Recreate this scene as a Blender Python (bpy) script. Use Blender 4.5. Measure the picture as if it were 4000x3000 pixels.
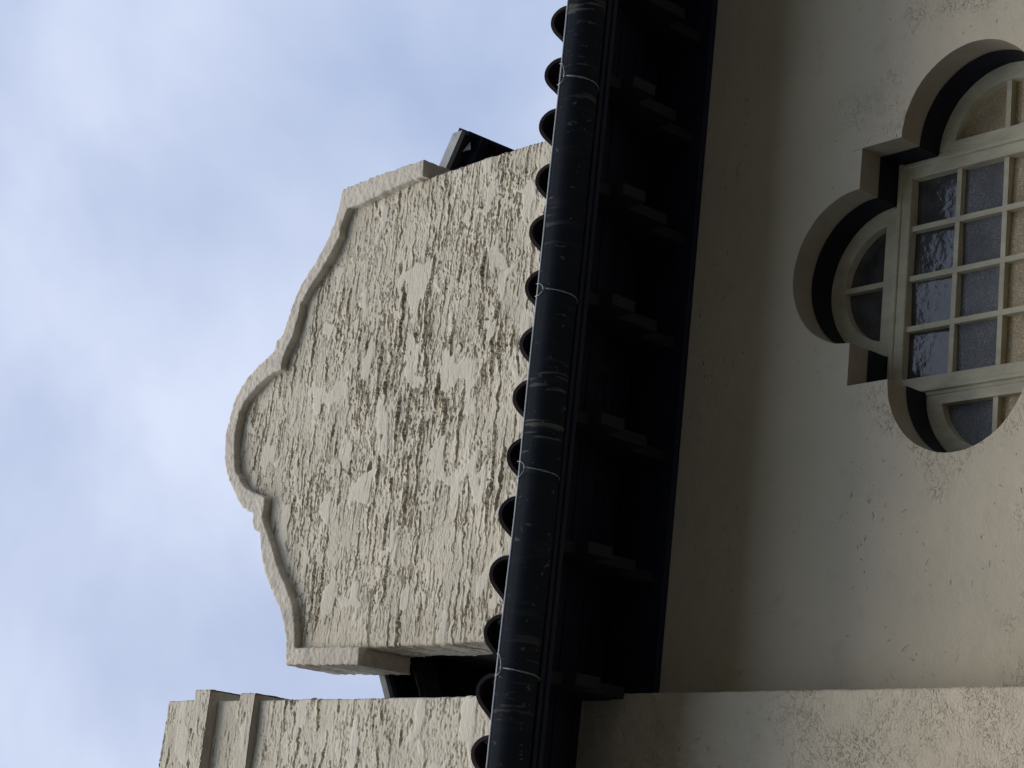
import bpy, bmesh, math, random
import numpy as np
from mathutils import Matrix, Vector

random.seed(7)
for o in list(bpy.data.objects):
    bpy.data.objects.remove(o, do_unlink=True)
scene = bpy.context.scene
COL = scene.collection

# ------------------------------------------------------------------ camera
cam_d = bpy.data.cameras.new('camera')
cam_d.sensor_width = 36.0
cam_d.lens = 71.13
cam_d.clip_end = 2000.0
cam = bpy.data.objects.new('camera', cam_d)
COL.objects.link(cam)
# the phone was held sideways: image right = down the wall
RIGHT = Vector((0.1038, 0.7499, -0.6533)); DOWN = Vector((-0.9614, 0.2440, 0.1273)); FWD = Vector((0.2549, 0.6149, 0.7463))
rot = Matrix((RIGHT, -DOWN, -FWD)).transposed().to_4x4()
cam.matrix_world = Matrix.Translation((0.0, -6.25, 1.6)) @ rot
scene.camera = cam

# ------------------------------------------------------------------ light
SUN_EL, SUN_AZ = 61.0, -14.0          # elevation; azimuth from the wall's normal, minus = from the left
world = bpy.data.worlds.new('World'); scene.world = world
world.use_nodes = True
wn, wl = world.node_tree.nodes, world.node_tree.links
wn.clear()
w_out = wn.new('ShaderNodeOutputWorld'); w_bg = wn.new('ShaderNodeBackground')
sky = wn.new('ShaderNodeTexSky'); sky.sky_type = 'NISHITA'; sky.sun_disc = False
sky.sun_elevation = math.radians(SUN_EL); sky.sun_rotation = math.radians(180 + SUN_AZ)
sky.air_density = 1.0; sky.dust_density = 0.6; sky.ozone_density = 1.2
tc = wn.new('ShaderNodeTexCoord')
mp = wn.new('ShaderNodeMapping'); mp.inputs['Scale'].default_value = (1.0, 1.0, 1.25); mp.inputs['Location'].default_value = (0.35, 0.1, 0.4)
cn = wn.new('ShaderNodeTexNoise'); cn.inputs['Scale'].default_value = 4.2; cn.inputs['Detail'].default_value = 5.0
cn.inputs['Roughness'].default_value = 0.48; cn.inputs['Distortion'].default_value = 0.35
cr = wn.new('ShaderNodeMapRange'); cr.inputs['From Min'].default_value = 0.38; cr.inputs['From Max'].default_value = 0.66
cr.inputs['To Min'].default_value = 0.44; cr.inputs['To Max'].default_value = 1.0
cm = wn.new('ShaderNodeMix'); cm.data_type = 'RGBA'
cm.inputs['B'].default_value = (7.1, 7.8, 9.7, 1)       # veil of thin cloud, in the sky texture's own scale
wl.new(tc.outputs['Generated'], mp.inputs['Vector']); wl.new(mp.outputs['Vector'], cn.inputs['Vector'])
wl.new(cn.outputs['Fac'], cr.inputs['Value']); wl.new(cr.outputs['Result'], cm.inputs['Factor'])
hs = wn.new('ShaderNodeHueSaturation'); hs.inputs['Saturation'].default_value = 1.05; hs.inputs['Value'].default_value = 2.0
wl.new(sky.outputs['Color'], hs.inputs['Color']); wl.new(hs.outputs['Color'], cm.inputs['A']); wl.new(cm.outputs['Result'], w_bg.inputs['Color'])
w_bg.inputs['Strength'].default_value = 0.10
wl.new(w_bg.outputs['Background'], w_out.inputs['Surface'])

sun_d = bpy.data.lights.new('sun', 'SUN'); sun_d.energy = 2.8; sun_d.angle = math.radians(44); sun_d.color = (1.0, 0.965, 0.91)
sun = bpy.data.objects.new('sun', sun_d); COL.objects.link(sun)
el, az = math.radians(SUN_EL), math.radians(SUN_AZ)
to_sun = Vector((math.sin(az) * math.cos(el), -math.cos(az) * math.cos(el), math.sin(el)))
sun.rotation_euler = to_sun.to_track_quat('Z', 'Y').to_euler()
sun.location = (0, -20, 30)

vs = scene.view_settings
vs.view_transform = 'Standard'; vs.look = 'None'; vs.exposure = 0.0; vs.gamma = 1.0; vs.use_curve_mapping = False
scene.render.engine = 'CYCLES'
scene.cycles.max_bounces = 6

# ------------------------------------------------------------------ materials
def mat(name):
    m = bpy.data.materials.new(name); m.use_nodes = True
    nt = m.node_tree; b = nt.nodes['Principled BSDF']
    return m, nt.nodes, nt.links, b

def node(N, kind, **kw):
    n = N.new(kind)
    for k, v in kw.items():
        if hasattr(n, k) and not k[0].isupper(): setattr(n, k, v)
        else: n.inputs[k.replace('_', ' ')].default_value = v
    return n

def noise(N, L, vec, scale, detail=4.0, rough=0.55, dist=0.0, stretch=None):
    if stretch:
        mpn = N.new('ShaderNodeMapping'); mpn.inputs['Scale'].default_value = stretch
        L.new(vec, mpn.inputs['Vector']); vec = mpn.outputs['Vector']
    n = N.new('ShaderNodeTexNoise')
    n.inputs['Scale'].default_value = scale; n.inputs['Detail'].default_value = detail
    n.inputs['Roughness'].default_value = rough; n.inputs['Distortion'].default_value = dist
    L.new(vec, n.inputs['Vector'])
    return n.outputs['Fac']

def rng(N, L, src, a, b, c=0.0, d=1.0, smooth=False):
    n = N.new('ShaderNodeMapRange')
    if smooth: n.interpolation_type = 'SMOOTHSTEP'
    n.inputs['From Min'].default_value = a; n.inputs['From Max'].default_value = b
    n.inputs['To Min'].default_value = c; n.inputs['To Max'].default_value = d
    L.new(src, n.inputs['Value']); return n.outputs['Result']

def mth(N, L, op, a, b=None):
    n = N.new('ShaderNodeMath'); n.operation = op
    for i, v in enumerate((a, b)):
        if v is None: continue
        if isinstance(v, (int, float)): n.inputs[i].default_value = v
        else: L.new(v, n.inputs[i])
    return n.outputs[0]

def mixc(N, L, fac, a, b):
    n = N.new('ShaderNodeMix'); n.data_type = 'RGBA'
    for k, v in (('Factor', fac), ('A', a), ('B', b)):
        if isinstance(v, tuple): n.inputs[k].default_value = (*v, 1)
        elif isinstance(v, (int, float)): n.inputs[k].default_value = v
        else: L.new(v, n.inputs[k])
    return n.outputs['Result']

def bump(N, L, b, h, strength=1.0, dist=0.01):
    n = N.new('ShaderNodeBump'); n.inputs['Strength'].default_value = strength; n.inputs['Distance'].default_value = dist
    L.new(h, n.inputs['Height']); L.new(n.outputs['Normal'], b.inputs['Normal'])

def toned(N, L, col, vary):
    """no two pieces quite the same tone"""
    if not vary: return col
    oi = N.new('ShaderNodeObjectInfo'); h = N.new('ShaderNodeHueSaturation')
    L.new(rng(N, L, oi.outputs['Random'], 0, 1, 1 - vary, 1 + vary), h.inputs['Value']); L.new(col, h.inputs['Color'])
    return h.outputs['Color']

BEIGE = (0.58, 0.492, 0.352)

def m_stucco_rough():
    """weathered beige paint on torn trowelled render"""
    m, N, L, b = mat('rough_stucco')
    v = N.new('ShaderNodeTexCoord').outputs['Object']
    c = mixc(N, L, rng(N, L, noise(N, L, v, 3.0, 5), .40, .68), (0.605, 0.54, 0.415), (0.515, 0.455, 0.35))
    at = N.new('ShaderNodeAttribute'); at.attribute_name = 'patch'
    c = mixc(N, L, mth(N, L, 'MULTIPLY', at.outputs['Fac'], .55), c, (0.66, 0.60, 0.485))   # smoothed, newer filler
    c = mixc(N, L, rng(N, L, noise(N, L, v, 22, 5, .65, 0, (.35, 1, 1.4)), .54, .74, 0, .4), c, (0.37, 0.335, 0.275))     # soot and lichen
    L.new(c, b.inputs['Base Color']); b.inputs['Roughness'].default_value = 0.9
    b.inputs['Specular IOR Level'].default_value = 0.15
    h = mth(N, L, 'ADD', noise(N, L, v, 130, 4, .6, 0, (.6, 1, 1)), mth(N, L, 'MULTIPLY', noise(N, L, v, 45, 3, .6, .4, (.5, 1, 1.3)), 1.4))
    bump(N, L, b, h, 0.6, 0.005)
    return m

def m_stucco_smooth(name, tiny, rough_from):
    """smooth painted render with islands of grit"""
    m, N, L, b = mat(name)
    v = N.new('ShaderNodeTexCoord').outputs['Object']
    c = mixc(N, L, rng(N, L, noise(N, L, v, 1.3, 4), .35, .7), BEIGE, (0.505, 0.435, 0.315))
    c = mixc(N, L, rng(N, L, noise(N, L, v, 9, 4), .58, .75, 0, .5), c, (0.44, 0.37, 0.27))
    L.new(c, b.inputs['Base Color']); b.inputs['Roughness'].default_value = 0.75
    b.inputs['Specular IOR Level'].default_value = 0.25
    isl = rng(N, L, noise(N, L, v, 2.1, 4, .6, .3), rough_from - .03, rough_from + .20, 0, 1, True)
    worm = noise(N, L, v, 42, 3, .55, 1.1, (.8, 1, 1))
    sx = N.new('ShaderNodeSeparateXYZ'); L.new(v, sx.inputs['Vector'])
    isl = mth(N, L, 'MULTIPLY', isl, rng(N, L, sx.outputs['Z'], 6.4, 7.3, 1.0, .22))
    worm = rng(N, L, worm, .53, .59, 0, 1, True)
    pits = rng(N, L, noise(N, L, v, 85, 2, .5), .60, .70, 0, 1, True)
    h = mth(N, L, 'MULTIPLY', isl, mth(N, L, 'ADD', worm, mth(N, L, 'MULTIPLY', pits, -.7)))
    lone = mth(N, L, 'MULTIPLY', rng(N, L, noise(N, L, v, 24, 2, .5, .8), .69, .73, 0, 1, True), mth(N, L, 'MULTIPLY', rng(N, L, noise(N, L, v, 1.7, 3, .6), .42, .62, 0, 1, True), -1.0))
    h = mth(N, L, 'ADD', h, lone)
    h = mth(N, L, 'ADD', h, mth(N, L, 'MULTIPLY', noise(N, L, v, 9, 3), .8))
    h = mth(N, L, 'ADD', h, mth(N, L, 'MULTIPLY', noise(N, L, v, 120, 3), tiny))
    bump(N, L, b, h, 1.0, 0.0095)
    return m

def m_coping():
    m, N, L, b = mat('coping_render')
    v = N.new('ShaderNodeTexCoord').outputs['Object']
    c = mixc(N, L, rng(N, L, noise(N, L, v, 4, 5), .4, .7), (0.60, 0.535, 0.43), (0.50, 0.445, 0.36))
    c = mixc(N, L, rng(N, L, noise(N, L, v, 7, 6, .72), .50, .70, 0, .75), c, (0.33, 0.31, 0.275))
    L.new(c, b.inputs['Base Color']); b.inputs['Roughness'].default_value = 0.9
    b.inputs['Specular IOR Level'].default_value = 0.15
    h = mth(N, L, 'ADD', noise(N, L, v, 16, 4), mth(N, L, 'MULTIPLY', noise(N, L, v, 70, 4), .6))
    bump(N, L, b, h, 0.7, 0.01)
    return m

def m_plain(name, c1, c2, rough=0.6, scale=8.0, bstr=0.3, bdist=0.004, spec=0.4, stretch=None, metal=0.0, vary=0.0):
    m, N, L, b = mat(name)
    v = N.new('ShaderNodeTexCoord').outputs['Object']
    n1 = noise(N, L, v, scale, 5, .6, .2, stretch)
    L.new(toned(N, L, mixc(N, L, rng(N, L, n1, .35, .68), c1, c2), vary), b.inputs['Base Color'])
    L.new(rng(N, L, n1, .3, .7, rough - .1, rough + .1), b.inputs['Roughness'])
    b.inputs['Specular IOR Level'].default_value = spec; b.inputs['Metallic'].default_value = metal
    bump(N, L, b, noise(N, L, v, scale * 6, 4, .6, 0, stretch), bstr, bdist)
    return m

def m_gutter():
    """black-painted metal with drips and spots of the wall's beige paint"""
    m, N, L, b = mat('gutter_paint')
    v = N.new('ShaderNodeTexCoord').outputs['Object']
    base = mixc(N, L, noise(N, L, v, 6, 5), (0.010, 0.013, 0.018), (0.017, 0.020, 0.025))
    zone = rng(N, L, noise(N, L, v, 1.1, 2, .5), .47, .56, 0, 1, True)
    drip = rng(N, L, noise(N, L, v, 30, 3, .55, .3, (1.1, .10, .16)), .57, .64, 0, 1, True)
    spot = rng(N, L, noise(N, L, v, 42, 2, .5, .5, (1, .6, .6)), .66, .72, 0, 1, True)
    f = mth(N, L, 'MAXIMUM', mth(N, L, 'MULTIPLY', zone, drip), mth(N, L, 'MULTIPLY', spot, .9))
    wash = rng(N, L, noise(N, L, v, 14, 5, .7, 0, (1.6, .3, .3)), .55, .82, 0, .25)
    c = mixc(N, L, wash, base, (0.07, 0.075, 0.075))
    c = mixc(N, L, mth(N, L, 'MULTIPLY', f, .5), c, (0.15, 0.148, 0.125))
    L.new(c, b.inputs['Base Color'])
    b.inputs['Roughness'].default_value = 0.8; b.inputs['Specular IOR Level'].default_value = 0.08
    bump(N, L, b, mth(N, L, 'ADD', f, noise(N, L, v, 5, 3)), 0.25, 0.004)
    return m

def m_glass(name, c1, c2, bscale, bdist, rough):
    """cast, wavy obscured glass in front of a dark room"""
    m, N, L, b = mat(name)
    v = N.new('ShaderNodeTexCoord').outputs['Object']
    L.new(mixc(N, L, rng(N, L, noise(N, L, v, 9, 4), .35, .65), c1, c2), b.inputs['Base Color'])
    b.inputs['Roughness'].default_value = rough; b.inputs['IOR'].default_value = 1.52
    b.inputs['Specular IOR Level'].default_value = 0.75
    h = mth(N, L, 'ADD', noise(N, L, v, bscale, 3, .55, .4), mth(N, L, 'MULTIPLY', noise(N, L, v, 14, 3, .5, .6), 2.0))
    bump(N, L, b, h, 0.8, bdist)
    return m

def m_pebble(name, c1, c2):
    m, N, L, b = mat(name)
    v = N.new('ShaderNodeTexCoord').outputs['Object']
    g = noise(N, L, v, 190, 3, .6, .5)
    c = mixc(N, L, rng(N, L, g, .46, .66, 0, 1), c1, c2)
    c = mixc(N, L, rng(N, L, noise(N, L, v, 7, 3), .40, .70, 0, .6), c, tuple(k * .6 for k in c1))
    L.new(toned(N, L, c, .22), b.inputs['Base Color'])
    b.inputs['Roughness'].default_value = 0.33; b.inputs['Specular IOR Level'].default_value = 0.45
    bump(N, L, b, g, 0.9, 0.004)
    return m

M = dict(
    rough=m_stucco_rough(), smooth=m_stucco_smooth('smooth_stucco', .25, .53), breast=m_stucco_smooth('gritty_stucco', .45, .43),
    coping=m_coping(), gutter=m_gutter(),
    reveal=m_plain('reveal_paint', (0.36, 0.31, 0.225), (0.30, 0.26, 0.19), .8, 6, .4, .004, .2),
    lip=m_plain('bare_zinc', (0.72, 0.76, 0.78), (0.60, 0.64, 0.66), .4, 20, .2, .001, .5, None, .0),
    wire=m_plain('galvanised_wire', (0.40, 0.45, 0.45), (0.24, 0.29, 0.285), .5, 40, .2, .001, .3, None, .3),
    black=m_plain('black_timber_paint', (0.011, 0.014, 0.025), (0.018, 0.021, 0.034), .6, 12, .5, .003, .2, (.3, 1, 1)),
    rafter=m_plain('worn_rafter_paint', (0.013, 0.013, 0.016), (0.020, 0.019, 0.023), .75, 9, .5, .003, .2),
    tile=m_plain('dark_clay', (0.048, 0.031, 0.029), (0.024, 0.018, 0.020), .85, 14, .6, .004, .2, vary=.45),
    deck=m_plain('roof_felt', (0.02, 0.02, 0.022), (0.035, 0.033, 0.033), .9, 6),
    verge=m_plain('weathered_grey_board', (0.36, 0.37, 0.365), (0.22, 0.225, 0.225), .7, 7, .6, .004, .3),
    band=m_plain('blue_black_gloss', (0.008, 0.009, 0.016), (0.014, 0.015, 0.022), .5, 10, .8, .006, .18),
    frame=m_plain('cream_joinery', (0.61, 0.545, 0.375), (0.45, 0.40, 0.28), .65, 11, .9, .005, .25, (1, 1, .45)),
    g_dark=m_glass('clear_wavy_glass', (0.035, 0.034, 0.033), (0.075, 0.072, 0.070), 26, .0016, .12),
    g_grey=m_pebble('grey_pebbled_glass', (0.10, 0.097, 0.093), (0.30, 0.29, 0.275)),
    g_tan=m_pebble('roomglow_pebbled_glass', (0.40, 0.29, 0.155), (0.85, 0.68, 0.42)),  # light from the room behind is painted into this opaque tan colour
    worn=m_plain('weathered_brown_board', (0.085, 0.068, 0.060), (0.035, 0.031, 0.032), .85, 16, .6, .004, .15),
    sky_block_hill=m_plain('sky_block_scrub', (0.035, 0.045, 0.02), (0.06, 0.065, 0.035), .9, .4, .8, .3, .1),  # dark cover of the added, unseen sky-blocking hillside
    ground=m_plain('asphalt', (0.055, 0.055, 0.055), (0.085, 0.083, 0.08), .9, 1.2, .5, .01, .3),
)

# ------------------------------------------------------------------ helpers
def link(name, me, material, parent=None, **props):
    o = bpy.data.objects.new(name, me); COL.objects.link(o)
    if material is not None and not me.materials: me.materials.append(material)
    if parent is not None: o.parent = parent
    for k, v in props.items(): o[k] = v
    return o

def mesh_pd(name, verts, faces, smooth=False):
    me = bpy.data.meshes.new(name); me.from_pydata([tuple(map(float, v)) for v in verts], [], faces); me.update()
    if smooth: me.polygons.foreach_set('use_smooth', [True] * len(me.polygons))
    return me

def mesh_np(name, V, F, smooth=True):
    me = bpy.data.meshes.new(name)
    me.vertices.add(len(V)); me.vertices.foreach_set('co', V.astype(np.float32).ravel())
    me.loops.add(F.size); me.loops.foreach_set('vertex_index', F.astype(np.int32).ravel())
    me.polygons.add(len(F)); me.polygons.foreach_set('loop_start', np.arange(0, F.size, 4, dtype=np.int32))
    me.polygons.foreach_set('use_smooth', np.full(len(F), smooth))
    me.update(calc_edges=True); me.validate()
    return me

def from_bm(name, bm):
    bmesh.ops.recalc_face_normals(bm, faces=bm.faces)
    me = bpy.data.meshes.new(name); bm.to_mesh(me); bm.free(); return me

def box_bm(bm, x0, x1, y0, y1, z0, z1):
    vs_ = [bm.verts.new(p) for p in ((x0,y0,z0),(x1,y0,z0),(x1,y1,z0),(x0,y1,z0),(x0,y0,z1),(x1,y0,z1),(x1,y1,z1),(x0,y1,z1))]
    for f in ((0,1,2,3),(4,5,6,7),(0,1,5,4),(1,2,6,5),(2,3,7,6),(3,0,4,7)):
        bm.faces.new([vs_[i] for i in f])
    return vs_

def bevel(bm, w, seg=2):
    bmesh.ops.bevel(bm, geom=list(bm.edges), offset=w, segments=seg, profile=.6, affect='EDGES', clamp_overlap=True)

def box_mesh(name, x0, x1, y0, y1, z0, z1, bev=0.0):
    bm = bmesh.new(); box_bm(bm, x0, x1, y0, y1, z0, z1)
    if bev: bevel(bm, bev)
    return from_bm(name, bm)

def prism_x(name, prof, x0, x1, bev=0.0):
    """profile of (y, z) extruded along x"""
    bm = bmesh.new()
    a = [bm.verts.new((x0, y, z)) for y, z in prof]; b = [bm.verts.new((x1, y, z)) for y, z in prof]
    bm.faces.new(a); bm.faces.new(b[::-1])
    for i in range(len(prof)):
        j = (i + 1) % len(prof); bm.faces.new((a[i], b[i], b[j], a[j]))
    if bev: bevel(bm, bev, 1)
    return from_bm(name, bm)

def prism_y(name, poly, y0, y1):
    """outline of (x, z) extruded along y; concave outlines are fine"""
    bm = bmesh.new()
    a = [bm.verts.new((x, y0, z)) for x, z in poly]; b = [bm.verts.new((x, y1, z)) for x, z in poly]
    ea = [bm.edges.new((a[i], a[(i + 1) % len(a)])) for i in range(len(a))]
    eb = [bm.edges.new((b[i], b[(i + 1) % len(b)])) for i in range(len(b))]
    bmesh.ops.triangle_fill(bm, edges=ea, use_beauty=True); bmesh.ops.triangle_fill(bm, edges=eb, use_beauty=True)
    for i in range(len(poly)):
        j = (i + 1) % len(poly); bm.faces.new((a[i], a[j], b[j], b[i]))
    return from_bm(name, bm)

def tube(bm, pts, r, n=6):
    rings = []
    pts = [Vector(p) for p in pts]
    for i, p in enumerate(pts):
        t = (pts[min(i + 1, len(pts) - 1)] - pts[max(i - 1, 0)]).normalized()
        u = t.cross(Vector((0, 0, 1)));  u = u if u.length > 1e-3 else t.cross(Vector((1, 0, 0)))
        u.normalize(); w = t.cross(u)
        rings.append([bm.verts.new(p + (u * math.cos(k * 2 * math.pi / n) + w * math.sin(k * 2 * math.pi / n)) * r) for k in range(n)])
    for a, b in zip(rings, rings[1:]):
        for k in range(n): bm.faces.new((a[k], a[(k + 1) % n], b[(k + 1) % n], b[k]))
    bm.faces.new(rings[0]); bm.faces.new(rings[-1][::-1])

# numpy gradient noise
def gnoise(x, y, seed=0):
    xi = np.floor(x).astype(np.int64); yi = np.floor(y).astype(np.int64)
    xf = x - xi; yf = y - yi
    u = xf * xf * xf * (xf * (xf * 6 - 15) + 10); v = yf * yf * yf * (yf * (yf * 6 - 15) + 10)
    def g(ix, iy, dx, dy):
        h = (ix * 374761393 + iy * 668265263 + seed * 974634321) & 0xFFFFFFFF
        h = ((h ^ (h >> 13)) * 1274126177) & 0xFFFFFFFF
        h = h ^ (h >> 16)
        a = (h & 0xFFFF) / 65536.0 * 2 * np.pi
        return np.cos(a) * dx + np.sin(a) * dy
    n00 = g(xi, yi, xf, yf); n10 = g(xi + 1, yi, xf - 1, yf); n01 = g(xi, yi + 1, xf, yf - 1); n11 = g(xi + 1, yi + 1, xf - 1, yf - 1)
    return (n00 * (1 - u) * (1 - v) + n10 * u * (1 - v) + n01 * (1 - u) * v + n11 * u * v) * 1.5

def fbm(x, y, seed=0, o=4):
    s = 0; a = .5
    for k in range(o): s = s + a * gnoise(x, y, seed + k * 17); x = x * 2.03; y = y * 2.03; a *= .5
    return s

def sst(a, b, x):
    t = np.clip((x - a) / (b - a), 0, 1); return t * t * (3 - 2 * t)

def lips(t, K, x, seed, length, cover, A, decay, cut, w):
    """torn lips along the lines where t is whole: a cut just below the line, a rise above it that dies away"""
    n = np.floor(t); d = (t - n) / K; e = (n + 1 - t) / K
    def on(m):
        v = gnoise(x * length + m * 5.37, m * 3.71 + .5, seed) + .35 * gnoise(x * length * 3.1 + m * 2.2, m * 1.7 + .3, seed + 1)
        return sst(cover, cover + .16, v)
    return A * on(n) * np.exp(-d / decay) - cut * on(n + 1) * (1 - sst(w * .45, w, e))

SEAMS = []
def torn_relief(x, z, seed=0, k=1.0, dense=None, sp=0.0):
    """trowelled render: flat smears that end in torn lips facing down, pits, and smoothed patches"""
    wx = x + .04 * fbm(x * 3, z * 3, seed + 1); wz = z + .012 * fbm(x * 3.2, z * 4, seed + 2)
    h = .010 * fbm(x * 1.8, z * 2.6, seed + 3)
    jag = fbm(wx * 15, wz * 22, seed + 20, 3)
    rel = lips(wz * 13 + .75 * fbm(x * 1.6, z * 3.2, seed + 4) + .38 * jag, 13, wx, seed + 5, 2.0 + 9 * sp, .10 + sp, .012, .016, .021, .0082)
    rel = rel + lips(wz * 30 + .9 * fbm(x * 2.2, z * 7.0, seed + 6) + .62 * jag, 30, wx, seed + 7, 3.2 + 12 * sp, .11 + sp, .008, .009, .013, .0066)
    m3 = sst(-.06, .16, fbm(x * 2.6, z * 3.6, seed + 9))
    rel = rel + (.45 + .55 * m3) * lips(wz * 64 + 1.2 * fbm(x * 5.5, z * 20, seed + 8) + 1.0 * jag, 64, wx, seed + 11, 10.0, -.02, .005, .006, .011, .0056)
    n3 = gnoise(wx * 38, wz * 52, seed + 10)
    rel = rel - .012 * sst(.38, .50, n3) * (.30 + .70 * m3)
    rel = rel + .002 * gnoise(wx * 45, wz * 60, seed + 16)
    macro = .55 + .65 * sst(-.22, .24, fbm(x * 1.5, z * 2.1, seed + 21, 3))
    rel = rel * macro
    p = patch(x, z, seed)
    if dense is None: dense = 1.0
    return k * (h + dense * rel * (1 - .92 * p) + .004 * p)

def patch(x, z, seed=0):
    """smoothed filler: a few patches anywhere, a crowd of blocky ones in courses round the middle of the gable"""
    mid = np.exp(-(((x - 2.75) / .62) ** 4 + ((z - 9.95) / .62) ** 2)) if seed == 0 else 0.0 * x
    f = fbm(x * 3.4 + .3 * gnoise(x * 9, z * 9, seed + 31), z * 5.2, seed + 30, 3)
    course_ = .10 * np.cos(z * 2 * np.pi / .33 + 2.0 * gnoise(x * 1.5, z * 1.5, seed + 33)) + .06 * np.cos(x * 2 * np.pi / .41 + 3 * gnoise(x * 2, z * 2, seed + 34))
    f = f + mid * (.07 + course_) + .05 * gnoise(x * 16, z * 16, seed + 35)
    return sst(.18, .27, f)

def seam(S, Z, x0, z0, x1, z1, w, dep):
    dx, dz = x1 - x0, z1 - z0; t = np.clip(((S - x0) * dx + (Z - z0) * dz) / (dx * dx + dz * dz), 0, 1)
    d = np.hypot(S - x0 - t * dx, Z - z0 - t * dz) + .006 * gnoise(S * 18, Z * 18, 77)
    return -dep * (1 - sst(w * .3, w, d))

def wrap(name, x0, x1, yf, yb, rows, relief, step, r=.02, keep=None, pseed=0, core=None):
    """a slab's skin: left return, front and right return in one sheet, corners rounded; rows = [(z, outset)]"""
    path, nor = [], []
    def run(p, q, n):
        d = math.dist(p, q); k = max(1, int(d / step))
        for i in range(k + 1):
            t = i / k; path.append((p[0] + (q[0] - p[0]) * t, p[1] + (q[1] - p[1]) * t)); nor.append(n)
    def arc(cx, cy, a0, a1):
        for i in range(1, 4):
            a = a0 + (a1 - a0) * i / 4; path.append((cx + r * math.cos(a), cy + r * math.sin(a))); nor.append((math.cos(a), math.sin(a)))
    run((x0, yb), (x0, yf + r), (-1, 0)); arc(x0 + r, yf + r, math.pi, 1.5 * math.pi)
    run((x0 + r, yf), (x1 - r, yf), (0, -1)); arc(x1 - r, yf + r, 1.5 * math.pi, 2 * math.pi)
    run((x1, yf + r), (x1, yb), (1, 0))
    P = np.array(path); Nn = np.array(nor)
    s = np.concatenate([[0], np.cumsum(np.hypot(*np.diff(P, axis=0).T))])
    Z = np.array([a for a, b in rows]); OFF = np.array([b for a, b in rows])
    S, ZZ = np.meshgrid(s + x0 - (yb - yf), Z)
    H = relief(S, ZZ) + OFF[:, None]
    X = P[None, :, 0] + Nn[None, :, 0] * H; Y = P[None, :, 1] + Nn[None, :, 1] * H
    V = np.stack([X, Y, np.broadcast_to(ZZ, X.shape)], -1).reshape(-1, 3)
    PT = patch(S, ZZ, pseed).reshape(-1)
    nr, nc = X.shape
    i = np.arange(nr - 1)[:, None] * nc + np.arange(nc - 1)[None, :]
    F = np.stack([i, i + 1, i + nc + 1, i + nc], -1)
    if keep is not None:
        cx = .25 * (X[:-1, :-1] + X[1:, :-1] + X[:-1, 1:] + X[1:, 1:]); cz = .5 * (ZZ[:-1, :-1] + ZZ[1:, :-1])
        F = F[keep(cx, cz)]
    F = F.reshape(-1, 4)
    if core:                                  # a solid block inside closes top and underside
        (a0, a1, b0, b1, c0, c1) = core; q = len(V)
        V = np.concatenate([V, [(a0,b0,c0),(a1,b0,c0),(a1,b1,c0),(a0,b1,c0),(a0,b0,c1),(a1,b0,c1),(a1,b1,c1),(a0,b1,c1)]])
        F = np.concatenate([F, q + np.array([(3,2,1,0),(4,5,6,7),(0,1,5,4),(1,2,6,5),(2,3,7,6),(3,0,4,7)])]); PT = np.concatenate([PT, np.zeros(8)])
    used = np.unique(F); remap = np.zeros(len(V), np.int64); remap[used] = np.arange(len(used))
    me_ = mesh_np(name, V[used], remap[F])
    at = me_.attributes.new('patch', 'FLOAT', 'POINT')
    at.data.foreach_set('value', PT[used].astype(np.float32))
    return me_

def in_poly(px, pz, poly):
    inside = np.zeros(px.shape, bool)
    n = len(poly)
    for i in range(n):
        xa, za = poly[i]; xb, zb = poly[(i + 1) % n]
        if za == zb: continue
        c = ((za > pz) != (zb > pz)) & (px < (xb - xa) * (pz - za) / (zb - za) + xa)
        inside ^= c
    return inside

# ------------------------------------------------------------------ setting
link('ground', box_mesh('ground', -150, 150, -150, 150, -.5, 0), M['ground'], kind='structure')

# added hillside, unseen behind the camera: blocks low sky to deepen the eave shade
hx = np.linspace(-160, 160, 90); hy = np.linspace(-150, -26, 50)
HX_, HY_ = np.meshgrid(hx, hy)
rise = sst(-28, -62, HY_)
HZ_ = -.3 + rise * (22 + 5 * fbm(HX_ * .02, HY_ * .02, 90) + 3.5 * fbm(HX_ * .11, HY_ * .11, 91)) * (1 - .35 * sst(-90, -150, HY_))
ii = np.arange(49)[:, None] * 90 + np.arange(89)[None, :]
link('sky_block_hill', mesh_np('sky_block_hill', np.stack([HX_, HY_, HZ_], -1).reshape(-1, 3), np.stack([ii, ii + 1, ii + 91, ii + 90], -1).reshape(-1, 4)), M['sky_block_hill'], kind='structure')

house = bpy.data.objects.new('house', None); COL.objects.link(house)
house.empty_display_size = 1
house['label'] = 'beige stucco house with curved parapet gable, dark deep eaves and quatrefoil window'
house['category'] = 'house'

# ------------------------------------------------------------------ wall with the window opening
CX, CZ, HX, HZ, LR = 2.826, 6.437, .533, .559, .345
YB, YF = .125, .25                       # end of the beige reveal, face of the window frame

def quatrefoil(grow=0.0, n=26):
    r = LR + grow; hx, hz = HX + grow, HZ + grow; p = []
    def arc(cx, cz, a0):
        for i in range(n + 1):
            a = a0 - math.pi * i / n; p.append((cx + r * math.cos(a), cz + r * math.sin(a)))
    p.append((CX - hx, CZ + hz)); arc(CX, CZ + hz, math.pi)
    p.append((CX + hx, CZ + hz)); arc(CX + hx, CZ, math.pi / 2)
    p.append((CX + hx, CZ - hz)); arc(CX, CZ - hz, 0)
    p.append((CX - hx, CZ - hz)); arc(CX - hx, CZ, -math.pi / 2)
    return p

def jitter(poly, a, seed):
    rd = random.Random(seed)
    return [(x + rd.uniform(-a, a), z + rd.uniform(-a, a)) for x, z in poly]

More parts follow.
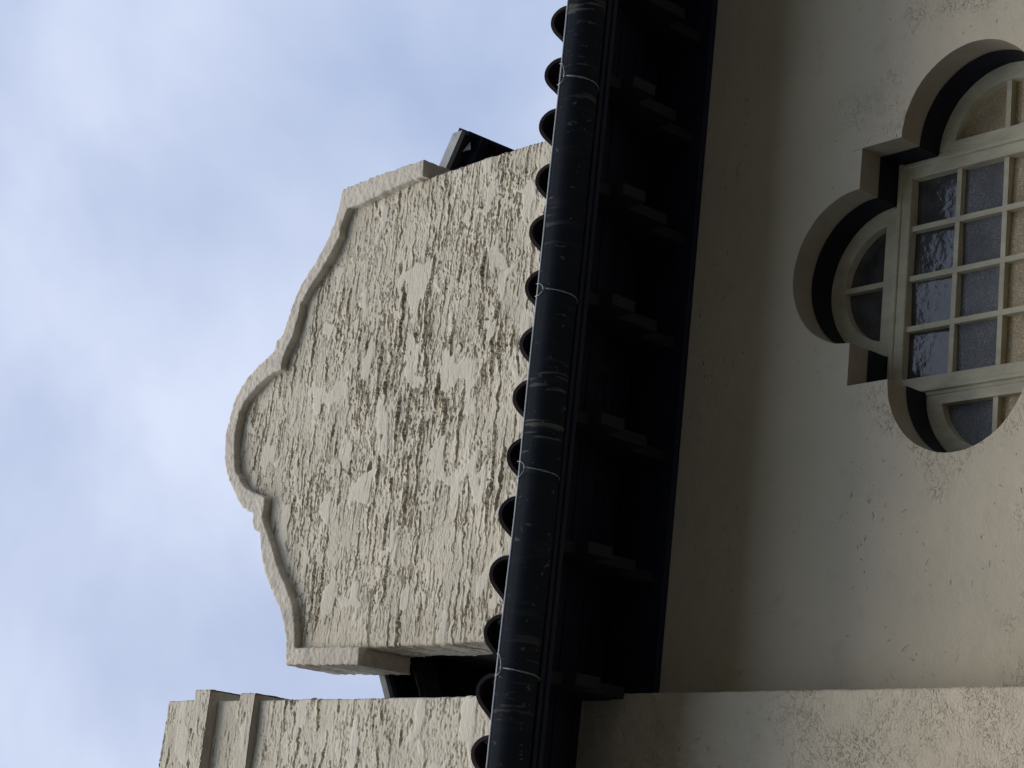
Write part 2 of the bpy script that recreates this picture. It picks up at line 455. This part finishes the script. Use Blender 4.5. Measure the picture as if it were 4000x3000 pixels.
Q = jitter(quatrefoil(n=30), .0009, 3)
bm = bmesh.new()
rect = [(.90, 0.0), (7.5, 0.0), (7.5, 8.30), (.90, 8.30)]
def loop_edges(pts, y):
    v = [bm.verts.new((x, y, z)) for x, z in pts]
    return v, [bm.edges.new((v[i], v[(i + 1) % len(v)])) for i in range(len(v))]
v0, e0 = loop_edges(rect, 0.0); v1, e1 = loop_edges(Q, 0.0)
bmesh.ops.triangle_fill(bm, edges=e0 + e1, use_beauty=True, normal=(0, -1, 0))
for v in list(bm.verts): pass
vb = [bm.verts.new((v.co.x, .45, v.co.z)) for v in v0]
for i in range(4): bm.faces.new((v0[i], v0[(i + 1) % 4], vb[(i + 1) % 4], vb[i]))
wall = link('wall', from_bm('wall', bm), M['smooth'], house, label='smooth shaded beige stucco wall under the dark eaves')
# left wing of the wall, on the other side of the chimney
link('wall', box_mesh('wall_far', -4.0, .02, 0.0, .45, 0.0, 8.30), M['smooth'], house)

# ------------------------------------------------------------------ window
win_parent = link('window', mesh_pd('window', [], []), M['frame'], house, label='cream quatrefoil window with small panes, half cut off by the frame')
def reveal(name, poly, y0, y1, m, seed):
    n = len(poly); rd = random.Random(seed)
    V = [(x, y0, z) for x, z in poly] + [(x, y1 + rd.uniform(-.002, .002), z) for x, z in poly]
    F = [(i, (i + 1) % n, n + (i + 1) % n, n + i) for i in range(n)]
    me_ = mesh_pd(name, V, F, True)
    try: me_.set_sharp_from_angle(angle=math.radians(45))
    except Exception: pass
    return link(name, me_, m, win_parent)
reveal('reveal', Q, 0.0, .36, M['reveal'], 4)
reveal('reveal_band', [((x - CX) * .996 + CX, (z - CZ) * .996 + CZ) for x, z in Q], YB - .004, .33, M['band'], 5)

# the joinery: a square sash frame and four half-round lobes
RI = .268
bm = bmesh.new()
fw = .078
ox, oz = HX + .01, HZ + .01
box_bm(bm, CX - ox, CX + ox, YF, YF + .07, CZ + HZ - fw, CZ + HZ - .004)
box_bm(bm, CX - ox, CX + ox, YF, YF + .07, CZ - HZ + .004, CZ - HZ + fw)
box_bm(bm, CX - ox, CX - HX + fw, YF + .001, YF + .069, CZ - HZ + fw, CZ + HZ - fw)
box_bm(bm, CX + HX - fw, CX + ox, YF + .001, YF + .069, CZ - HZ + fw, CZ + HZ - fw)
# a thin staff bead in front of the square's outer edge
for (a, b_, c, d) in ((CX - ox, CX + ox, CZ + HZ - .030, CZ + HZ - .008), (CX - ox, CX + ox, CZ - HZ + .008, CZ - HZ + .030),
                      (CX - HX + .008, CX - HX + .028, CZ - HZ + .03, CZ + HZ - .03), (CX + HX - .028, CX + HX - .008, CZ - HZ + .03, CZ + HZ - .03)):
    box_bm(bm, a, b_, YF - .010, YF + .002, c, d)
bevel(bm, .003, 1)
me = from_bm('sash_frame', bm)
link('sash_frame', me, M['frame'], win_parent)

def lobe_frame(cx, cz, ang):
    """half ring with a flat rail; ang turns the bulge (0 = up)"""
    n = 24; bm = bmesh.new()
    ca, sa = math.cos(ang), math.sin(ang)
    def P(u, w, y): return (cx + u * ca + w * sa, y, cz - u * sa + w * ca)
    ri = RI; rail = .052
    out = [(-(LR + .012) * math.cos(math.pi * i / n), (LR + .012) * math.sin(math.pi * i / n)) for i in range(n + 1)]
    a0 = math.asin(rail / ri)
    inn = [(-ri * math.cos(a0 + (math.pi - 2 * a0) * i / n), ri * math.sin(a0 + (math.pi - 2 * a0) * i / n)) for i in range(n + 1)]
    def ring(y0, y1, A, B):
        va = [[bm.verts.new(P(u, w, y)) for u, w in A] for y in (y0, y1)]
        vb_ = [[bm.verts.new(P(u, w, y)) for u, w in B] for y in (y0, y1)]
        for i in range(len(A) - 1):
            bm.faces.new((va[0][i], va[0][i + 1], vb_[0][i + 1], vb_[0][i]))
            bm.faces.new((va[1][i], va[1][i + 1], vb_[1][i + 1], vb_[1][i]))
            bm.faces.new((va[0][i], va[0][i + 1], va[1][i + 1], va[1][i]))
            bm.faces.new((vb_[0][i], vb_[0][i + 1], vb_[1][i + 1], vb_[1][i]))
        for e in (0, -1): bm.faces.new((va[0][e], vb_[0][e], vb_[1][e], va[1][e]))
    ring(YF + .004, YF + .068, out, inn)
    # flat rail
    vs_ = [bm.verts.new(P(u, w, y)) for y in (YF + .005, YF + .067) for u, w in ((-LR + .005, -.002), (LR - .005, -.002), (LR - .03, rail), (-LR + .03, rail))]
    for f in ((0,1,2,3),(4,5,6,7),(0,1,5,4),(1,2,6,5),(2,3,7,6),(3,0,4,7)): bm.faces.new([vs_[i] for i in f])
    fr = link('lobe_frame', from_bm('lobe_frame', bm), M['frame'], win_parent)
    # middle bar
    bm = bmesh.new()
    vs_ = [bm.verts.new(P(u, w, y)) for y in (YF + .014, YF + .06) for u, w in ((-.012, rail - .004), (.012, rail - .004), (.012, ri + .01), (-.012, ri + .01))]
    for f in ((0,1,2,3),(4,5,6,7),(0,1,5,4),(1,2,6,5),(2,3,7,6),(3,0,4,7)): bm.faces.new([vs_[i] for i in f])
    link('muntin', from_bm('muntin', bm), M['frame'], win_parent)
    def pane(sgn, m):
        pts = [(0.0, rail - .01), (0.0, ri + .01)]
        k = 12
        for i in range(k + 1):
            a = math.pi / 2 - (math.pi / 2) * i / k
            w = (ri + .01) * math.sin(a)
            if w > rail - .01: pts.append((sgn * (ri + .01) * math.cos(a), w))
        pts.append((sgn * (ri + .005), rail - .01))
        t = random.uniform(-.004, .004)
        me_ = mesh_pd('pane', [P(u, w, YF + .046 + t * u) for u, w in pts], [tuple(range(len(pts)))])
        link('pane', me_, m, win_parent)
    return pane
p = lobe_frame(CX, CZ + HZ, 0.0); p(-1, M['g_dark']); p(1, M['g_dark'])
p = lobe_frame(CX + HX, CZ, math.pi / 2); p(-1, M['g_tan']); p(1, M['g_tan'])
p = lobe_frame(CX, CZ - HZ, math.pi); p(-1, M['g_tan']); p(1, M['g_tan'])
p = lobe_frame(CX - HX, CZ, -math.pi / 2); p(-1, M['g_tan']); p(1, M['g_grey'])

gx0, gx1, gz0, gz1 = CX - HX + fw, CX + HX - fw, CZ - HZ + fw, CZ + HZ - fw
px, pz = (gx1 - gx0) / 4, (gz1 - gz0) / 4
mw = .0125
for i in (1, 2, 3):
    x = gx0 + px * i
    link('muntin', box_mesh('muntin', x - mw, x + mw, YF + .016, YF + .062, gz0 - .002, gz1 + .002, .002), M['frame'], win_parent)
    z = gz0 + pz * i
    link('muntin', box_mesh('muntin', gx0 - .002, gx1 + .002, YF + .018, YF + .0615, z - mw, z + mw, .002), M['frame'], win_parent)
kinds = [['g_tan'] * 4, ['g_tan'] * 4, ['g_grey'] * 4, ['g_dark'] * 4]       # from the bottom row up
for r_ in range(4):
    for c_ in range(4):
        xa, za = gx0 + px * c_, gz0 + pz * r_
        t1, t2 = random.uniform(-.006, .006), random.uniform(-.006, .006)
        y = YF + .048
        me = mesh_pd('pane', [(xa, y - t1 - t2, za), (xa + px, y + t1 - t2, za), (xa + px, y + t1 + t2, za + pz), (xa, y - t1 + t2, za + pz)], [(0, 1, 2, 3)])
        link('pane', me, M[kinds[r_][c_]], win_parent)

# ------------------------------------------------------------------ chimney: breast below the eave, stack above it
def soft(S, Z): return .005 * fbm(S * 2, Z * 1.5, 71) + .005 * fbm(S * 16, Z * 16, 72)
def stack_relief(S, Z):
    low = sst(8.0, 8.4, Z)
    return soft(S, Z) * (1 - low) + low * torn_relief(S, Z, 40, .9, .75, .16)
X0C, X1C, YC = -.25, .985, -.24
st = .0052
zz = list(np.arange(0, 5.6, .2)) + list(np.arange(5.6, 8.2, .02)) + list(np.arange(8.2, 11.17, st))
chim = link('chimney', wrap('chimney', X0C, X1C, YC, .35, [(z, 0.0) for z in zz], stack_relief, st, .012, pseed=40), M['breast'], house,
            label='beige rendered chimney rising past the gutter, gritty below and rough above')
chim.data.materials.append(M['rough'])
zc = np.array([p_.center.z for p_ in chim.data.polygons]); chim.data.polygons.foreach_set('material_index', (zc > 8.15).astype(np.int32))
def rel_b(seed): return lambda S, Z: torn_relief(S, Z, seed, .6, .7, .14)
def course(name, z0, z1, off, seed, yb=.36):
    rows = [(z, 0.0) for z in np.arange(z0, z1, st)] + [(z1, 0.0)]
    a0, a1, b0 = X0C - off, X1C + off, YC - off
    return link(name, wrap(name, a0, a1, b0, yb, rows, rel_b(seed), st, .010, pseed=seed, core=(a0 + .006, a1 - .006, b0 + .006, yb - .004, z0 + .004, z1 - .006)), M['rough'], chim)
course('band', 10.705, 10.845, .034, 50)
course('band', 11.115, 11.26, .056, 51)
course('cap', 11.262, 11.615, .006, 52)

# ------------------------------------------------------------------ parapet gable
OUT = [(1.220,10.334),(1.234,11.011),(1.377,11.042),(1.457,11.081),(1.538,11.132),(1.627,11.218),(1.694,11.280),(1.773,11.346),(1.852,11.399),(1.936,11.431),(2.015,11.457),(2.040,11.526),(2.072,11.547),(2.128,11.557),(2.147,11.565),(2.158,11.613),(2.183,11.679),(2.232,11.737),(2.328,11.835),(2.423,11.913),(2.477,11.947),(2.544,11.965),(2.663,11.988),(2.685,11.984),(2.780,11.963),(2.898,11.931),(2.992,11.846),(3.037,11.776),(3.075,11.712),(3.114,11.629),(3.137,11.575),(3.201,11.564),(3.231,11.506),(3.363,11.460),(3.454,11.423),(3.525,11.381),(3.631,11.278),(3.725,11.197),(3.815,11.142),(3.858,11.118),(3.929,11.101),(3.992,11.090),(4.071,11.072),(4.083,10.721),(4.085,10.297)]
INN = [(1.316,10.344),(1.329,10.947),(1.473,10.980),(1.580,11.027),(1.679,11.110),(1.814,11.234),(1.894,11.290),(1.974,11.352),(2.044,11.411),(2.116,11.454),(2.227,11.455),(2.282,11.618),(2.311,11.691),(2.422,11.819),(2.513,11.852),(2.650,11.876),(2.689,11.879),(2.792,11.864),(2.867,11.816),(2.942,11.706),(2.992,11.587),(3.010,11.467),(3.083,11.471),(3.207,11.397),(3.246,11.382),(3.404,11.354),(3.479,11.295),(3.583,11.185),(3.670,11.111),(3.772,11.040),(3.834,11.043),(3.936,10.988),(3.936,10.858),(3.967,10.598),(3.975,10.475),(3.984,10.295)]
def dense_line(pts, step, a, seed):
    rd = random.Random(seed); o_ = []
    for (x0, z0), (x1, z1) in zip(pts, pts[1:]):
        k = max(1, int(math.hypot(x1 - x0, z1 - z0) / step))
        for i in range(k):
            t = i / k; o_.append((x0 + (x1 - x0) * t + (rd.uniform(-a, a) if i else 0), z0 + (z1 - z0) * t + (rd.uniform(-a, a) if i else 0)))
    o_.append(pts[-1]); return o_
YG = .15
XL, XR = 1.318, 3.992
# body reaches up behind the coping to its middle line
body = [(XL - .3, 8.0), (XL - .3, 10.36)] + [(x, z + .035) for x, z in INN] + [(XR + .3, 10.34), (XR + .3, 8.0)]
body_in = [(XL - .3, 8.0), (XL - .3, 10.40), (1.25, 10.40)] + [(x + (0.02 if x > 2.6 else -.02), z + .03) for x, z in INN[1:]] + [(4.03, 10.36), (XR + .3, 10.36), (XR + .3, 8.0)]
def gable_relief(S, Z):
    d = .62 + .65 * np.exp(-(((S - 2.75) / .75) ** 2 + ((Z - 10.1) / .75) ** 2))
    h = torn_relief(S, Z, 0, 1.0, d)
    for q in SEAM_LINES: h = h + seam(S, Z, *q)
    return h
gs = .0041
SEAM_LINES = [(1.90, 10.05, 1.95, 9.60, .012, .007), (3.20, 9.85, 3.36, 9.30, .010, .006), (1.34, 10.33, 1.62, 10.36, .013, .010)]
gable = link('gable', wrap('gable', XL, XR, YG, YG + .31, [(z, 0.0) for z in np.arange(8.75, 11.95, gs)], gable_relief, gs, .016,
                           keep=lambda cx, cz: in_poly(cx, cz, body_in)), M['rough'], house,
             label='curved parapet gable of rough torn beige render above the tiles')
cop = dense_line(OUT, .022, .0045, 1) + dense_line(INN[::-1], .03, .004, 2)
co = link('coping', prism_y('coping', cop, .10, .455), M['coping'], gable, label='weathered beige coping with square shoulders along the gable top')
md = co.modifiers.new('remesh', 'REMESH'); md.mode = 'VOXEL'; md.voxel_size = .0065; md.use_smooth_shade = True
tx = bpy.data.textures.new('coping_wear', 'CLOUDS'); tx.noise_scale = .03; tx.noise_depth = 3
md = co.modifiers.new('wear', 'DISPLACE'); md.texture = tx; md.strength = .010; md.mid_level = .5; md.texture_coords = 'LOCAL'
# core that closes the parapet's back
link('backing', prism_y('backing', [(XL + .02, 8.2)] + [(min(max(x, XL + .02), XR - .02), z + .02) for x, z in INN] + [(XR - .02, 8.2)], YG + .08, YG + .305), M['coping'], gable)

# ------------------------------------------------------------------ dormer roof behind the parapet
PITCH = math.atan(.566)
DX, EZ, EXT = 2.65, 10.397, 1.775        # ridge line, eave height (board top), half width
Y0R, Y1R = .475, 3.2
EZ += .075 * 1.12; ridge = EZ + EXT * .566
EZS = {1: EZ + .06, -1: EZ - .07}
SLP = {q: (ridge - EZS[q]) / EXT for q in (1, -1)}
dorm = link('dormer_roof', prism_y('dormer_roof', [(DX - EXT + .01, EZS[-1] - .035), (DX, ridge - .035), (DX + EXT - .01, EZS[1] - .035), (DX + EXT - .01, EZS[1] - .065), (DX, ridge - .075), (DX - EXT + .01, EZS[-1] - .065)], Y0R + .02, Y1R), M['black'], house,
            label='small tiled roof with black soffits behind the parapet gable')
for s in (-1, 1):
    c = DX + s * EXT; vh = .085 if s > 0 else .05; ez = EZS[s]
    link('verge_board', prism_y('verge_board', [(c, ez), (DX + s * .02, ridge), (DX + s * .02, ridge - vh), (c, ez - vh)], Y0R - .012, Y0R + .018), M['verge'], dorm)
    a, b_ = sorted((c - s * .024, c))
    link('fascia', box_mesh('fascia', a, b_, Y0R + .02, Y1R, ez - .11, ez - .03), M['black'], dorm)
    for k in range(7):                     # rafters across the eave
        y = Y0R + .10 + k * .42
        xo, xi = c - s * .03, c - s * .72
        z_o, z_i = ez - .070, ez - .074 + .69 * SLP[s]
        link('rafter', prism_y('rafter', [(xo, z_o), (xi, z_i), (xi, z_i - .10), (xo, z_o - .08)], y, y + .05), M['black'], dorm)
    wx = DX + s * 1.27
    a, b_ = sorted((wx, wx - s * .15))
    link('cheek_wall', box_mesh('cheek_wall', a, b_, Y0R + .03, Y1R, 8.3, ez + .25), M['deck'], dorm)

xl = DX - EXT
link('eave_board', prism_y('eave_board', [(xl + .05, EZS[-1] - .09 + .05 * SLP[-1]), (xl + .62, EZS[-1] - .09 + .62 * SLP[-1]), (xl + .62, EZS[-1] - .19 + .62 * SLP[-1]), (xl + .05, EZS[-1] - .19 + .05 * SLP[-1])], .575, .735), M['worn'], dorm, label='weathered brown board under the eave between gable and chimney')
# a broken flake of pale mortar left hanging under the right-hand eave
link('mortar_flake', mesh_pd('mortar_flake', [(4.318, .515, 10.500), (4.372, .53, 10.452), (4.322, .53, 10.440), (4.345, .555, 10.475)], [(0, 1, 2), (0, 3, 1), (1, 3, 2), (2, 3, 0)]), M['verge'], dorm, label='pale broken flake of mortar under the eave')

# ------------------------------------------------------------------ main roof and eaves
SL = .488
def zd(y): return 8.30 + SL * y
nrm = math.hypot(1, SL)
EX0, EX1 = -1.6, 6.6
roof = link('roof', prism_x('roof', [(-.83, zd(-.83) + .022), (3.0, zd(3.0) + .022), (3.0, zd(3.0) + .05), (-.83, zd(-.83) + .05)], EX0, EX1), M['deck'], house,
            label='clay tiled roof slope with black boarded eaves above the wall')
# soffit boards, laid along the eave
k, y = 0, -.805
rd = random.Random(9)
while y < .0:
    w = .098
    y1 = min(y + w, -.002)
    d = rd.uniform(0, .005)
    prof = [(y, zd(y) - d), (y1 - .005, zd(y1 - .005) - d), (y1 - .005, zd(y1 - .005) + .02), (y, zd(y) + .02)]
    link('soffit_board', prism_x('soffit_board', prof, EX0, EX1), M['black'], roof)
    y += w
link('fascia', prism_x('fascia', [(-.832, 7.792), (-.808, 7.792), (-.808, 7.905), (-.832, 7.905)], EX0, EX1, .003), M['black'], roof)
link('fascia_bead', prism_x('fascia_bead', [(-.806, 7.782), (-.782, 7.782), (-.782, 7.800), (-.806, 7.800)], EX0, EX1, .004), M['black'], roof)
link('frieze_board', prism_x('frieze_board', [(-.034, 7.948), (-.002, 7.948), (-.002, 8.285), (-.034, 8.27)], .99, EX1, .003), M['black'], roof)
# stepped rafter tails
prof = [(-.80, zd(-.80) - .006), (-.80, 7.85), (-.672, 7.835), (-.668, 7.76), (-.530, 7.76), (-.522, 7.885), (-.272, 7.885), (-.264, 8.005), (-.036, 8.005), (-.036, zd(-.036) - .006)]
bmr = prism_x('rafter_tail', prof, 0.0, .050, .002)
for x in (3.655, 3.148, 2.640, 2.110, 1.553, 1.004, .45, -.1, -.65, 4.165, 4.675, 5.185, 5.7, 6.2):
    if x < .98:       # stops at the chimney breast
        me = prism_x('rafter_tail', [(-.80, zd(-.80) - .006), (-.80, 7.85), (-.672, 7.835), (-.668, 7.76), (-.530, 7.76), (-.522, 7.885), (-.27, 7.885), (-.27, zd(-.27) - .006)], 0.0, .05, .002)
    else: me = bmr
    o = link('rafter_tail', me, M['rafter'], roof); o.location.x = x - .05

# clay tiles: a roll on the right that laps over the next pan
def tile_mesh():
    th = .016; Lt = .42
    key = [(.004, -.010), (.002, .030), (-.008, .062), (-.034, .090), (-.064, .1005), (-.096, .097), (-.126, .080), (-.152, .055), (-.174, .032), (-.196, .014), (-.220, .004), (-.244, .004), (-.262, .018), (-.268, .034)]
    ctrl = []
    for i in range(len(key) - 1):                      # smooth it a little
        p0, p1, p2, p3 = key[max(i - 1, 0)], key[i], key[i + 1], key[min(i + 2, len(key) - 1)]
        for t in (0, .5):
            ctrl.append(tuple(.5 * (2 * p1[k_] + (p2[k_] - p0[k_]) * t + (2 * p0[k_] - 5 * p1[k_] + 4 * p2[k_] - p3[k_]) * t * t + (3 * p1[k_] - p0[k_] - 3 * p2[k_] + p3[k_]) * t ** 3) for k_ in (0, 1)))
    ctrl.append(key[-1])
    n = len(ctrl)
    ins = []
    for i in range(n):
        x0, z0 = ctrl[max(i - 1, 0)]; x1, z1 = ctrl[min(i + 1, n - 1)]
        dx, dz = x1 - x0, z1 - z0; d = math.hypot(dx, dz)
        ins.append((ctrl[i][0] - dz / d * th, ctrl[i][1] + dx / d * th))
    V, F = [], []
    for t, sc in ((0.0, 1.0), (Lt * .5, .985), (Lt, .96)):
        for (x, z) in ctrl: V.append((x * sc, t, z * sc))
        for (x, z) in ins: V.append((x * sc, t, z * sc))
    m_ = 2 * n
    for r_ in range(2):
        a, b_ = r_ * m_, (r_ + 1) * m_
        for i in range(n - 1):
            F.append((a + i, a + i + 1, b_ + i + 1, b_ + i)); F.append((a + n + i, b_ + n + i, b_ + n + i + 1, a + n + i + 1))
        F.append((a, b_, b_ + n, a + n)); F.append((a + n - 1, a + 2 * n - 1, b_ + 2 * n - 1, b_ + n - 1))
    for i in range(n - 1):
        F.append((i, n + i, n + i + 1, i + 1)); q = 2 * m_
        F.append((q + i, q + i + 1, q + n + i + 1, q + n + i))
    me_ = mesh_pd('roof_tile', V, F, False)
    bm_ = bmesh.new(); bm_.from_mesh(me_); bmesh.ops.recalc_face_normals(bm_, faces=bm_.faces); bm_.to_mesh(me_); bm_.free()
    for p_ in me_.polygons: p_.use_smooth = True
    try: me_.set_sharp_from_angle(angle=math.radians(40))
    except Exception: pass
    me_.materials.append(M['tile']); return me_
TILE = tile_mesh()
sang = math.atan(SL)
rd = random.Random(21)
PIT = .2465
for row in range(6):
    y = -.975 + row * .345 * math.cos(sang)
    for i in range(-9, 17):
        x = 3.838 + .062 - PIT * (14 - i) + PIT * 0.0 + 0.0
        x = 3.905 - PIT * (14 - i)
        if not (EX0 < x < EX1): continue
        if row >= 2 and X0C - .1 < x < X1C + .2 and y < .40: continue          # the chimney stands here
        if row >= 3 and XL - .05 < x < XR + .2: continue                        # and the gable here
        o = bpy.data.objects.new('roof_tile', TILE); COL.objects.link(o); o.parent = roof
        o.location = (x + rd.uniform(-.006, .006), y + rd.uniform(-.008, .008), zd(y) + .047 + .010 * row / 6 - .026 * math.exp(-((x - 2.35) / .75) ** 2) + rd.uniform(-.003, .003))
        o.rotation_euler = (sang - .035, rd.uniform(-.03, .03), rd.uniform(-.012, .012))
# tiles of the dormer roof: eave courses along its two sides
for s in (-1, 1):
    for row in range(3):
        for i in range(10):
            y = Y0R + .045 + .2465 * (i + (1 if s < 0 else 0))
            d = -.012 + row * .34 * math.cos(PITCH)
            x = DX + s * (EXT - d)
            o = bpy.data.objects.new('roof_tile', TILE); COL.objects.link(o); o.parent = dorm
            Rm = Matrix.Rotation(math.radians(90) * s, 4, 'Z') @ Matrix.Rotation(math.atan(SLP[s]) - .03, 4, 'X')
            o.matrix_basis = Matrix.Translation((x, y + (0.23 if s > 0 else 0), EZS[s] + d * SLP[s] - .070 + rd.uniform(-.003, .003))) @ Rm

# ------------------------------------------------------------------ gutter and its wire ties
def gutter_mesh():
    prof = [(-1.0, 7.866), (-1.001, 7.842)]
    for i in range(19):
        a = math.pi + math.pi * i / 18
        prof.append((-.916 + .083 * math.cos(a), 7.834 + .083 * math.sin(a)))
    prof += [(-.834, 7.872)]
    inn = [(-.836, 7.872)]
    for i in range(19):
        a = 2 * math.pi - math.pi * i / 18
        inn.append((-.916 + .0805 * math.cos(a), 7.834 + .0805 * math.sin(a)))
    inn += [(-.9975, 7.842), (-.9975, 7.866)]
    P = prof + inn
    V, F = [], []
    xs = np.linspace(EX0, EX1, 60)
    for x in xs:
        dz = .0025 * math.sin(x * 2.3) + .0015 * math.sin(x * 6.1 + 1); dy = .002 * math.sin(x * 3.7 + 2)
        V += [(x, y + dy, z + dz) for y, z in P]
    n = len(P)
    for k_ in range(len(xs) - 1):
        for i in range(n):
            j = (i + 1) % n; F.append((k_ * n + i, k_ * n + j, (k_ + 1) * n + j, (k_ + 1) * n + i))
    F.append(tuple(range(n))); F.append(tuple(range((len(xs) - 1) * n, len(xs) * n))[::-1])
    bm_ = bmesh.new(); vv = [bm_.verts.new(v) for v in V]
    for f in F: bm_.faces.new([vv[i] for i in f])
    me_ = from_bm('gutter', bm_)
    for p_ in me_.polygons: p_.use_smooth = True
    try: me_.set_sharp_from_angle(angle=math.radians(35))
    except Exception: pass
    return me_, xs
me, xs = gutter_mesh()
gut = link('rain_gutter', me, M['gutter'], None, label='long black half-round rain gutter with beige paint drips below the roof tiles', category='gutter')
bm = bmesh.new()
tube(bm, [(x, -1.001 + .002 * math.sin(x * 3.7 + 2), 7.868 + .0025 * math.sin(x * 2.3) + .0015 * math.sin(x * 6.1 + 1)) for x in xs], .0036, 6)
link('lip', from_bm('lip', bm), M['lip'], gut, label='thin bright zinc lip along the gutter top')

def tie(x, half, drop, skew, label):
    bm_ = bmesh.new()
    y0 = -1.005
    k_ = (skew, -1.0095, 7.866 - drop)
    tube(bm_, [(half, y0 + .014, 7.872), (half, -1.006, 7.875), (half * .92, -1.008, 7.866 - drop * .30), (half * .50 + skew * .5, -1.0095, 7.866 - drop * .72), k_], .0014, 5)
    tube(bm_, [(-half, y0 + .014, 7.872), (-half, -1.006, 7.875), (-half * .95, -1.008, 7.866 - drop * .38), (-half * .55 + skew * .5, -1.0095, 7.866 - drop * .78), k_], .0014, 5)
    # knot and the doubled strand round the belly of the gutter
    tube(bm_, [(skew - .006, -1.011, 7.866 - drop), (skew + .006, -1.011, 7.866 - drop + .003)], .0034, 6)
    for off in (-.002, .003):
        pts = [k_]
        for i in range(2, 15):
            a = math.pi + math.pi * i / 14
            pts.append((skew - .03 * (i / 14) + off * math.sin(i), -.916 + .0862 * math.cos(a), 7.834 + .0862 * math.sin(a)))
        tube(bm_, pts, .0010, 5)
    me_ = from_bm('wire_tie', bm_)
    for p_ in me_.polygons: p_.use_smooth = True
    o = link('wire_tie', me_, M['wire'], None, label=label, category='wire tie', group='wire ties hooked round the gutter')
    o.location.x = x
tie(3.565, .050, .036, -.018, 'thin wire tie on gutter farthest from the chimney, under open sky')
tie(2.575, .028, .046, .000, 'thin wire tie forming a narrow Y on the gutter below the gable middle right')
tie(1.795, .034, .046, .004, 'thin wire tie with rounded loop on the gutter below the gable left half')
tie(.985, .044, .030, -.014, 'thin wire tie on the gutter nearest the chimney')
